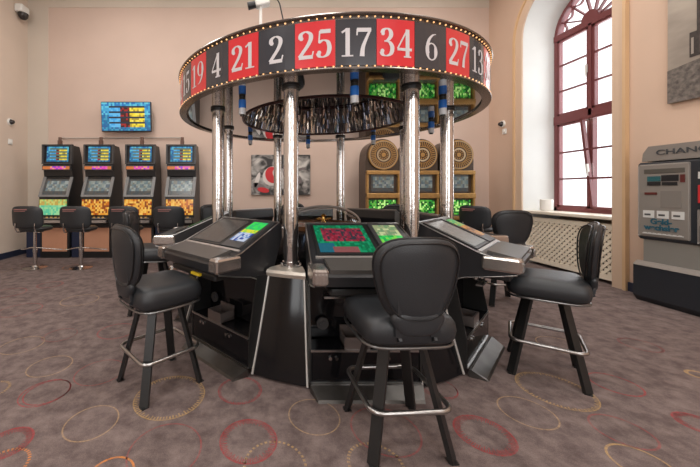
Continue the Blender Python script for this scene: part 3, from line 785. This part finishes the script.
def catmull(P,n=8):
    P=[Vector(p) for p in P]; out=[]
    for i in range(len(P)-1):
        p0=P[max(i-1,0)]; p1=P[i]; p2=P[i+1]; p3=P[min(i+2,len(P)-1)]
        for k in range(n):
            t=k/n; out.append(.5*((2*p1)+(p2-p0)*t+(2*p0-5*p1+4*p2-p3)*t*t+(3*p1-p0-3*p2+p3)*t**3))
    out.append(P[-1]); return out
TK,TN=.15,.04
def stroke(P,curve=True,w=None,taper=None):
    Q=catmull([(x,y) for x,y in P]) if curve and len(P)>2 else [Vector(p) for p in P]
    quads=[]; L=[]
    for i,p in enumerate(Q):
        d=(Q[min(i+1,len(Q)-1)]-Q[max(i-1,0)]); d.normalize()
        ww=w if w else TN+(TK-TN)*abs(d.y)**1.3
        if taper: ww*= taper[0]+(taper[1]-taper[0])*i/(len(Q)-1)
        nn=Vector((-d.y,d.x)); L.append((p+nn*ww/2,p-nn*ww/2))
    for i in range(len(L)-1): quads.append((L[i][0],L[i+1][0],L[i+1][1],L[i][1]))
    return quads
def disc(x,y,r):
    n=10; return [(Vector((x,y)),Vector((x+r*math.cos(2*PI*i/n),y+r*math.sin(2*PI*i/n))),Vector((x+r*math.cos(2*PI*(i+1)/n),y+r*math.sin(2*PI*(i+1)/n))),Vector((x,y))) for i in range(n)]
def ell(cx,cy,rx,ry,tk=None):
    q=[]; n=32; L=[]
    for i in range(n+1):
        a=2*PI*i/n; k=(TN+(TK-TN)*abs(math.cos(a))**1.5)*(tk or 1)
        c,s=math.cos(a),math.sin(a); L.append((Vector((cx+rx*c,cy+ry*s)),Vector((cx+(rx-k)*c,cy+(ry-min(k,TN*1.3))*s))))
    return [(L[i][0],L[i+1][0],L[i+1][1],L[i][1]) for i in range(n)]
G={}
G['0']=(.58,ell(.29,.5,.27,.5))
G['1']=(.46,stroke([(.25,.02),(.25,.98)],False,TK)+stroke([(.05,.83),(.25,.96)],False,.07)+stroke([(.05,.025),(.44,.025)],False,.05))
G['2']=(.58,stroke([(.1,.72),(.12,.88),(.28,.96),(.44,.87),(.46,.7),(.36,.48),(.2,.26),(.06,.07)])+stroke([(.04,.065),(.53,.065)],False,.13)+stroke([(.5,.06),(.55,.26)],False,.05)+disc(.13,.73,.075))
G['3']=(.56,stroke([(.1,.8),(.16,.92),(.29,.965),(.4,.88),(.41,.72),(.3,.57),(.18,.53)])+stroke([(.18,.53),(.36,.5),(.46,.33),(.42,.12),(.27,.03),(.13,.06),(.07,.18)])+disc(.11,.2,.07)+disc(.13,.79,.065))
G['4']=(.60,stroke([(.40,.97),(.04,.30)],False,.055)+stroke([(.03,.28),(.58,.28)],False,.095)+stroke([(.41,.98),(.41,.0)],False,TK)+stroke([(.27,.025),(.55,.025)],False,.05))
G['5']=(.56,stroke([(.14,.92),(.50,.92)],False,.14)+stroke([(.13,.95),(.1,.52)],False,.05)+stroke([(.1,.53),(.24,.61),(.40,.55),(.46,.34),(.40,.12),(.25,.03),(.12,.06),(.07,.18)])+disc(.11,.19,.07))
six=stroke([(.49,.95),(.34,.9),(.18,.72),(.105,.45),(.12,.25)],taper=(.5,1.1))+ell(.295,.315,.26,.315)
G['6']=(.58,six)
G['9']=(.58,[tuple(Vector((.58-p.x,1-p.y)) for p in q) for q in six])
G['7']=(.56,stroke([(.05,.91),(.53,.91)],False,.14)+stroke([(.51,.93),(.36,.6),(.25,.3),(.22,.0)],True,None,(.55,1.1))+stroke([(.06,.95),(.045,.72)],False,.05))
G['8']=(.58,ell(.29,.74,.22,.25,.9)+ell(.29,.27,.26,.28))
for i in range(37):
    num=wheel[(i17+i)%37]; p0=start+seg*i; p1=p0+seg
    b=MB(); n=4; vs=[]; e=D2R(.05)
    for q in range(n+1):
        ph=p0+e+(p1-p0-2*e)*q/n
        for r,z in ((RO,ZP0),(RO,ZP1),(RO-.012,ZP1),(RO-.012,ZP0)): vs.append(pol(r,ph,z))
    fs=[(a*4+q,(a+1)*4+q,(a+1)*4+(q+1)%4,a*4+(q+1)%4) for a in range(n) for q in range(4)]+[(0,1,2,3),(4*n,4*n+1,4*n+2,4*n+3)]
    b.add(vs,fs,0)
    s_=str(num); hgt=.174; wd=sum(G[c][0] for c in s_)+.06*(len(s_)-1); wsc=hgt*1.0
    x=-wd/2; zb=(ZP0+ZP1)/2-hgt/2
    for c in s_:
        gw,qs=G[c]
        for q in qs:
            V=[pol(RO+.0022,(p0+p1)/2+(x+p.x)*wsc/RO,zb+p.y*hgt) for p in q]
            if (Vector(V[0])-Vector(V[3])).length<1e-6: V=V[:3]; b.add(V,[(0,1,2)],1)
            else: b.add(V,[(0,1,2,3)],1)
        x+=gw+.06
    b.build('number_panel',[gp_ if num==0 else rp_ if num in reds else bp_,num_m],band,label='%s panel with silver numeral %s'%('green' if num==0 else 'red' if num in reds else 'black',s_))
# bulbs: 5 per number
bulb_m=M('warm bulb',(.9,.6,.3),.3,emit=(1,.48,.18),es=.75)
NB=185
def bulb_geo(b,x,y,z,r=.0058):
    vs=[]; 
    for j,(rr,dz) in enumerate(((.0,-1),(.8,-.6),(1,0),(.8,.6),(0,1))):
        for k in range(6): a=PI/3*k; vs.append((x+r*rr*math.cos(a),y+r*rr*math.sin(a),z+r*dz))
    b.add(vs,[(j*6+k,j*6+(k+1)%6,(j+1)*6+(k+1)%6,(j+1)*6+k) for j in range(4) for k in range(6)])
proto=None
for row,(zz,rr) in enumerate(((Z1-.026,RO+.006),(Z0+.016,RO+.004))):
    rest=MB(); idx=sorted(range(NB),key=lambda i:abs(((2*PI*i/NB+PI)%(2*PI))-PI))
    near=set(idx[:50])
    for i in range(NB):
        ph=2*PI*i/NB
        if i in near:
            if proto is None:
                b=MB(); bulb_geo(b,0,0,0); proto=b.build('bulb',bulb_m,band,True); o=proto
            else: o=proto.copy(); COL.objects.link(o); o.parent=band
            o.location=pol(rr,ph,zz)
        else: bulb_geo(rest,*pol(rr,ph,zz))
    rest.build('bulb_string',bulb_m,band,True,kind='stuff')
# mirrored canopy ceiling with a crystal lined recess
ZM=1.988; RH=.845; ZT=2.325
mir=M('canopy mirror',(.50,.50,.51),.035,1)
b=MB(); b.lathe([(RH,ZM),(RO-.06,ZM),(RO-.06,ZM+.012),(RH,ZM+.012)],128,close=True); b.build('mirror_ceiling',mir,ro)
b=MB(); b.lathe([(0,ZT),(RH+.02,ZT),(RH+.02,ZT+.012),(0,ZT+.012)],96); b.build('recess_mirror',M('recess mirror',(.85,.85,.86),.04,1),ro)
b=MB(); b.lathe([(RH+.03,ZM+.012),(RH+.03,ZT),(RH+.018,ZT),(RH+.018,ZM+.012)],96,close=True); b.build('recess_wall',M('recess lining',(.55,.50,.48),.4,.3),ro,True)
b=MB(); b.lathe([(RH+.03,Z1-.02),(RO-.065,Z1-.02),(RO-.065,Z1-.008),(RH+.03,Z1-.008)],96,close=True); b.build('canopy_top',blackm,ro)
beads=M('rim beads',(.07,.03,.03),.3,.5)
cr=MB(); rr=random.Random(11)
cmats=[M('crystal silver',(.92,.90,.87),.12,.85),M('crystal blue',(.45,.60,.88),.12,.85),M('crystal dark',(.16,.15,.17),.2,.4),M('crystal warm',(.80,.70,.60),.14,.85)]
n=320
for i in range(n):
    a=2*PI*i/n; R_=RH-.004-rr.random()*.02; w=.006+.004*rr.random(); z_=ZM+rr.uniform(.0,.02); mi=rr.choice([0,0,1,2,2,3,3]); da=rr.uniform(-.02,.02)
    yaw=rr.uniform(-.5,.5)
    while z_<ZT-.05:
        hh=min(rr.choice([.05,.08,.11]),ZT-.003-z_); aa=a+da*(z_-ZM)/(ZT-ZM)*2; x,y=R_*math.cos(aa),R_*math.sin(aa)
        q=aa+yaw; tx,ty=-math.sin(q),math.cos(q); ix,iy=-math.cos(q),-math.sin(q); ti=rr.uniform(.1,.5)*hh; w=.0085
        A=[(x-w*tx,y-w*ty,z_),(x+w*tx,y+w*ty,z_),(x+w*tx+ix*ti,y+w*ty+iy*ti,z_+hh),(x-w*tx+ix*ti,y-w*ty+iy*ti,z_+hh)]
        B=[(p[0]-ix*.004,p[1]-iy*.004,p[2]) for p in A]
        cr.add(A+B,[(0,1,2,3),(7,6,5,4),(0,4,5,1),(1,5,6,2),(2,6,7,3),(3,7,4,0)],mi if rr.random()<.6 else rr.choice([0,1,2,3])); z_+=hh+.002
cr.build('crystal_curtain',cmats,ro,kind='stuff')
b=MB(); b.tube([(RH*math.cos(2*PI*i/96),RH*math.sin(2*PI*i/96),ZM-.004) for i in range(96)],.010,6,closed=True)
b.tube([((RH-.01)*math.cos(2*PI*i/96),(RH-.01)*math.sin(2*PI*i/96),ZT-.012) for i in range(96)],.012,6,closed=True)
b.build('crystal_frame',beads,ro,True)

# cctv camera above ring
px,py=-.02,2.66
t=thing('security_camera','white box camera on a thin pole above the numbered ring','camera',(px,py,2.306))
b=MB(); b.cyl((0,0,0),(0,0,.475),.013,n=12); b.build('pole',white,t)
XM=Matrix.Translation((0,0,.505))@Matrix.Rotation(D2R(-14),4,'Y')
b=MB(); b.X=XM; b.bbox(-.045,.075,-.035,.035,-.03,.035,.008); b.build('camera_body',white,t)
b=MB(); b.X=XM; b.cyl((-.11,0,0),(-.045,0,0),.030,.028,20); b.build('lens',blackm,t,True)
b=MB(); b.tube([(.07,0,.535),(.12,.0,.57),(.16,0,.50),(.19,0,.36),(.20,0,.0)],.006,6); b.build('cable',blackm,t,True)

# ------------------------------------------------------------------ player terminals (local origin = machine centre, outward = -y)
def roulette_table(i,j,nx,ny):
    x=(i+.5)/nx; y=(j+.5)/ny
    if y>.38 and y<.86 and .12<x<.9: return rnd.choice([(150,40,60),(130,50,70),(60,60,70),(170,60,80)])
    if y<.16 and .25<x<.7: return (150,90,90)
    if x<.28 and y<.3: return (40,110,130)
    return rnd.choice([(20,140,90),(30,160,110),(20,120,80)])
def sidelit(i,j,nx,ny):
    y=j/ny; return rnd.choice([(60,200,90),(120,210,80),(40,170,80)]) if y<.5 else rnd.choice([(190,200,150),(120,150,110),(150,160,120)])
def brightside(i,j,nx,ny):
    y=j/ny; return rnd.choice([(50,190,110),(60,220,90)]) if y>.55 else (rnd.choice([(220,220,60),(160,210,70)]) if y>.35 else rnd.choice([(120,150,200),(190,200,220),(40,70,150)]))
def greyscr(i,j,nx,ny): return rnd.choice([(70,66,64),(84,80,76),(76,70,66)])  # dark grey reflection on the screen put into its cell colours
def palescr(i,j,nx,ny): return rnd.choice([(130,132,130),(140,142,140),(120,122,120)])  # pale reflection on the screen painted as glowing cells
def colorside(i,j,nx,ny):
    y=j/ny; return rnd.choice([(50,150,90),(60,170,100),(180,180,90)]) if y>.5 else rnd.choice([(200,140,60),(110,70,50),(160,110,70)])
prof=[(-1.02,.90),(-1.03,.995),(-1.06,1.007),(-1.45,.835),(-1.46,.832),(-1.64,.797),(-1.655,.780),(-1.64,.725),(-1.50,.69),(-1.36,.66),(-1.22,.60),(-1.15,.60)]
def wf(y,z): return 1+.10*((-y-1.06)/.58)
def terminal(k,label,main,side,glassy=.6):
    t=thing('player_terminal',label,'game terminal',(CX,CY,0),D2R(45*k),'player terminals around the roulette machine')
    b=MB(); b.prism(prof,-.328,.328,wf); b.build('console_housing',console,t)
    b=MB()
    for s in (-1,1): b.tube([(s*.329*wf(y,z),y,z) for y,z in prof[2:11]],.0042,6)
    b.tube([(-.33,-1.06,1.008),(.33,-1.06,1.008)],.006,6)
    b.build('edge_trim',chromeb,t,True)
    sl=Vector((0,.39,.172)).normalized(); nn=Vector((0,-.172,.39)).normalized()
    def P(x,q,h=0): v=Vector((x,-1.45,.835))+sl*q+nn*h; return v
    b=MB(); b.bar(P(-.305,.215,.005),P(.085,.215,.005),.37,.01,nn); sb=b.build('screen_bezel',blackm,t)
    screen('screen',sb,P(-.285,.052,.0125),(1,0,0),sl,.345,.325,24,16,main,glassy)
    b=MB(); b.bar(P(.10,.215,.008),P(.305,.215,.008),.37,.016,nn); s2=b.build('side_panel',darkgrey,t)
    screen('side_display',s2,P(.125,.10,.018),(1,0,0),sl,.155,.27,8,12,side,.7)
    b=MB(); b.bar(P(-.32,.012,.004),P(.32,.012,.004),.02,.008,nn); b.build('button_strip',silver,t)
    b=MB(); b.bar((0,-1.475,.838),(0,-1.645,.806),.55,.022,(0,0,1)); b.build('armrest',M('armrest grey',(.07,.066,.062),.3),t)
    for s in (-1,1):
        b=MB(); x0,x1=(s*.285,s*.372); x0,x1=min(x0,x1),max(x0,x1)
        b.bbox(x0,x1,-1.665,-1.46,.735,.822,.012)
        for q in range(4): b.box(x0+.012+q*.019,x0+.02+q*.019,-1.670,-1.66,.745,.797)
        b.build('corner_cap',M('cap metal',(.5,.46,.43),.22,.9),t,label='ribbed silver corner cap')
    b=MB(); b.bbox(-.27,.27,-1.60,-1.42,.66,.70,.01); b.build('drawer',blackm,t)
    b=MB(); b.box(.02,.12,-1.62,-1.60,.672,.69); b.build('yellow_tag',M('yellow tag',srgb(226,190,40),.5),t,label='yellow tag')
    b=MB(); b.box(-.33,.33,-1.20,-1.145,.26,.62); 
    b.bbox(-.335,.335,-1.375,-1.145,.045,.25,.006); lc=b.build('lower_cabinet',gloss,t)
    b=MB(); b.box(-.34,.34,-1.382,-1.372,.245,.257); b.box(-.34,.34,-1.382,-1.372,.05,.058); b.build('cabinet_trim',chromeb,lc)
    b=MB()
    for x in (-.22,-.18,.1,.14): b.cyl((x,-1.375,.205),(x,-1.383,.205),.011,n=12)
    b.build('key_locks',chrome,lc)
    for s in (-1,1):
        b=MB(); b.prism([(-1.14,.05),(-1.14,.64),(-1.30,.66),(-1.375,.25),(-1.375,.05)],s*.336,s*.349)
        b.build('side_cheek',blackm,t)
    b=MB(); b.cyl((-.24,-1.22,.36),(-.24,-1.235,.36),.04,n=24); b.cyl((-.24,-1.235,.36),(-.24,-1.245,.36),.015,n=12); b.build('key_cover',darkgrey,t,True)
    b=MB()
    for x in (-.23,-.17): b.cyl((x,-1.40,.635),(x,-1.40,.665),.016,n=12); b.tube([(x,-1.40,.635),(x,-1.43,.62),(x+.02,-1.44,.63)],.006,6)
    b.box(-.27,-.12,-1.45,-1.41,.598,.610); b.build('cup_hook',chromeb,t,True)
    b=MB(); b.box(-.13,.03,-1.36,-1.24,.257,.275); b.box(-.13,.03,-1.372,-1.36,.257,.33); b.box(-.13,-.12,-1.36,-1.24,.257,.33); b.box(.02,.03,-1.36,-1.24,.257,.33); b.box(-.13,.03,-1.25,-1.24,.257,.36)
    tr=b.build('coin_tray',M('tray metal',(.20,.17,.16),.35,.7),t)
    b=MB(); b.prism([(-1.385,.0),(-1.385,.05),(-1.40,.052),(-1.48,.014),(-1.492,.0)],-.345,.345,lambda y,z:1.0 if y>-1.42 else .91); b.build('foot_plate',M('foot plate steel',(.10,.095,.09),.38,.85,noise=.2,nscale=10),t)
    return t
terminal(0,'game terminal facing the viewer with a green roulette table on screen',roulette_table,sidelit,.5)
terminal(-1,'game terminal at the left front with a dark grey screen beside green and yellow display',greyscr,brightside,.5)
terminal(1,'game terminal at the right front with a pale grey screen, beside the right stool',palescr,colorside,.5)
terminal(-2,'game terminal at the far left, mostly behind the left front one',greyscr,sidelit,.4)
terminal(2,'game terminal at the right rear, before the far right stool',palescr,colorside,.4)
terminal(3,'game terminal on the far side at right, its dark back under the golden machines',greyscr,sidelit,.4)
terminal(-3,'game terminal on the far side at left, its dark back beside the left columns',greyscr,sidelit,.4)
terminal(4,'game terminal on the far side directly behind the wheel dome',greyscr,sidelit,.4)
for k in (3,-3,4): pass

# ------------------------------------------------------------------ lights
def area(name,loc,rot,sx_,sy_,pw,col=(1,1,1)):
    l=bpy.data.lights.new(name,'AREA'); l.shape='RECTANGLE'; l.size=sx_; l.size_y=sy_; l.energy=pw; l.color=col
    o=bpy.data.objects.new(name,l); COL.objects.link(o); o.location=loc; o.rotation_euler=rot; return o
lm=M('added lamp diffuser',(.9,.9,.88),.5,emit=(1,.94,.86),es=3)
n=0
for x in (-2.6,.2,3.0):
    for y in (-1.2,1.6,4.4):
        t=thing('added_ceiling_lamp','added square white fill lamp overhead, out of view','lamp',(x,y,ZC),0,'added fill lamps')  # lamps added out of view to brighten the room
        b=MB(); b.bbox(-.4,.4,-.4,.4,-.08,0,.01); b.build('lamp_housing',white,t)
        b=MB(); b.box(-.37,.37,-.37,.37,-.09,-.08); b.build('diffuser',lm,t)
        area('added ceiling fill',(x,y,ZC-.12),(0,0,0),1.0,1.0,34,(1,.975,.945))
area('window daylight',(XW+.45,WC,2.7),(0,PI/2,0),3.6,1.5,52,(.93,.97,1))
for x in (-2.5,2.0): area('added rear fill',(x,YF-.3,2.4),(PI/2,0,0),2.2,3.0,62,(1,.98,.96))  # fill lights added outside the unseen rear windows
w=bpy.data.worlds.new('sky'); sc.world=w; w.use_nodes=True
w.node_tree.nodes['Background'].inputs[0].default_value=(.95,.97,1,1); w.node_tree.nodes['Background'].inputs[1].default_value=1.6

# ------------------------------------------------------------------ camera
cam=bpy.data.cameras.new('camera'); co=bpy.data.objects.new('camera',cam); COL.objects.link(co)
co.location=(0,0,H); co.rotation_euler=(PI/2,0,0)
cam.sensor_width=36; cam.lens=318/700*36; cam.shift_x=87/700; cam.shift_y=-42.5/700; cam.clip_start=.05
sc.camera=co
sc.view_settings.view_transform='Standard'; sc.view_settings.look='None'; sc.view_settings.gamma=1; sc.view_settings.exposure=0.30
sc.view_settings.use_curve_mapping=False
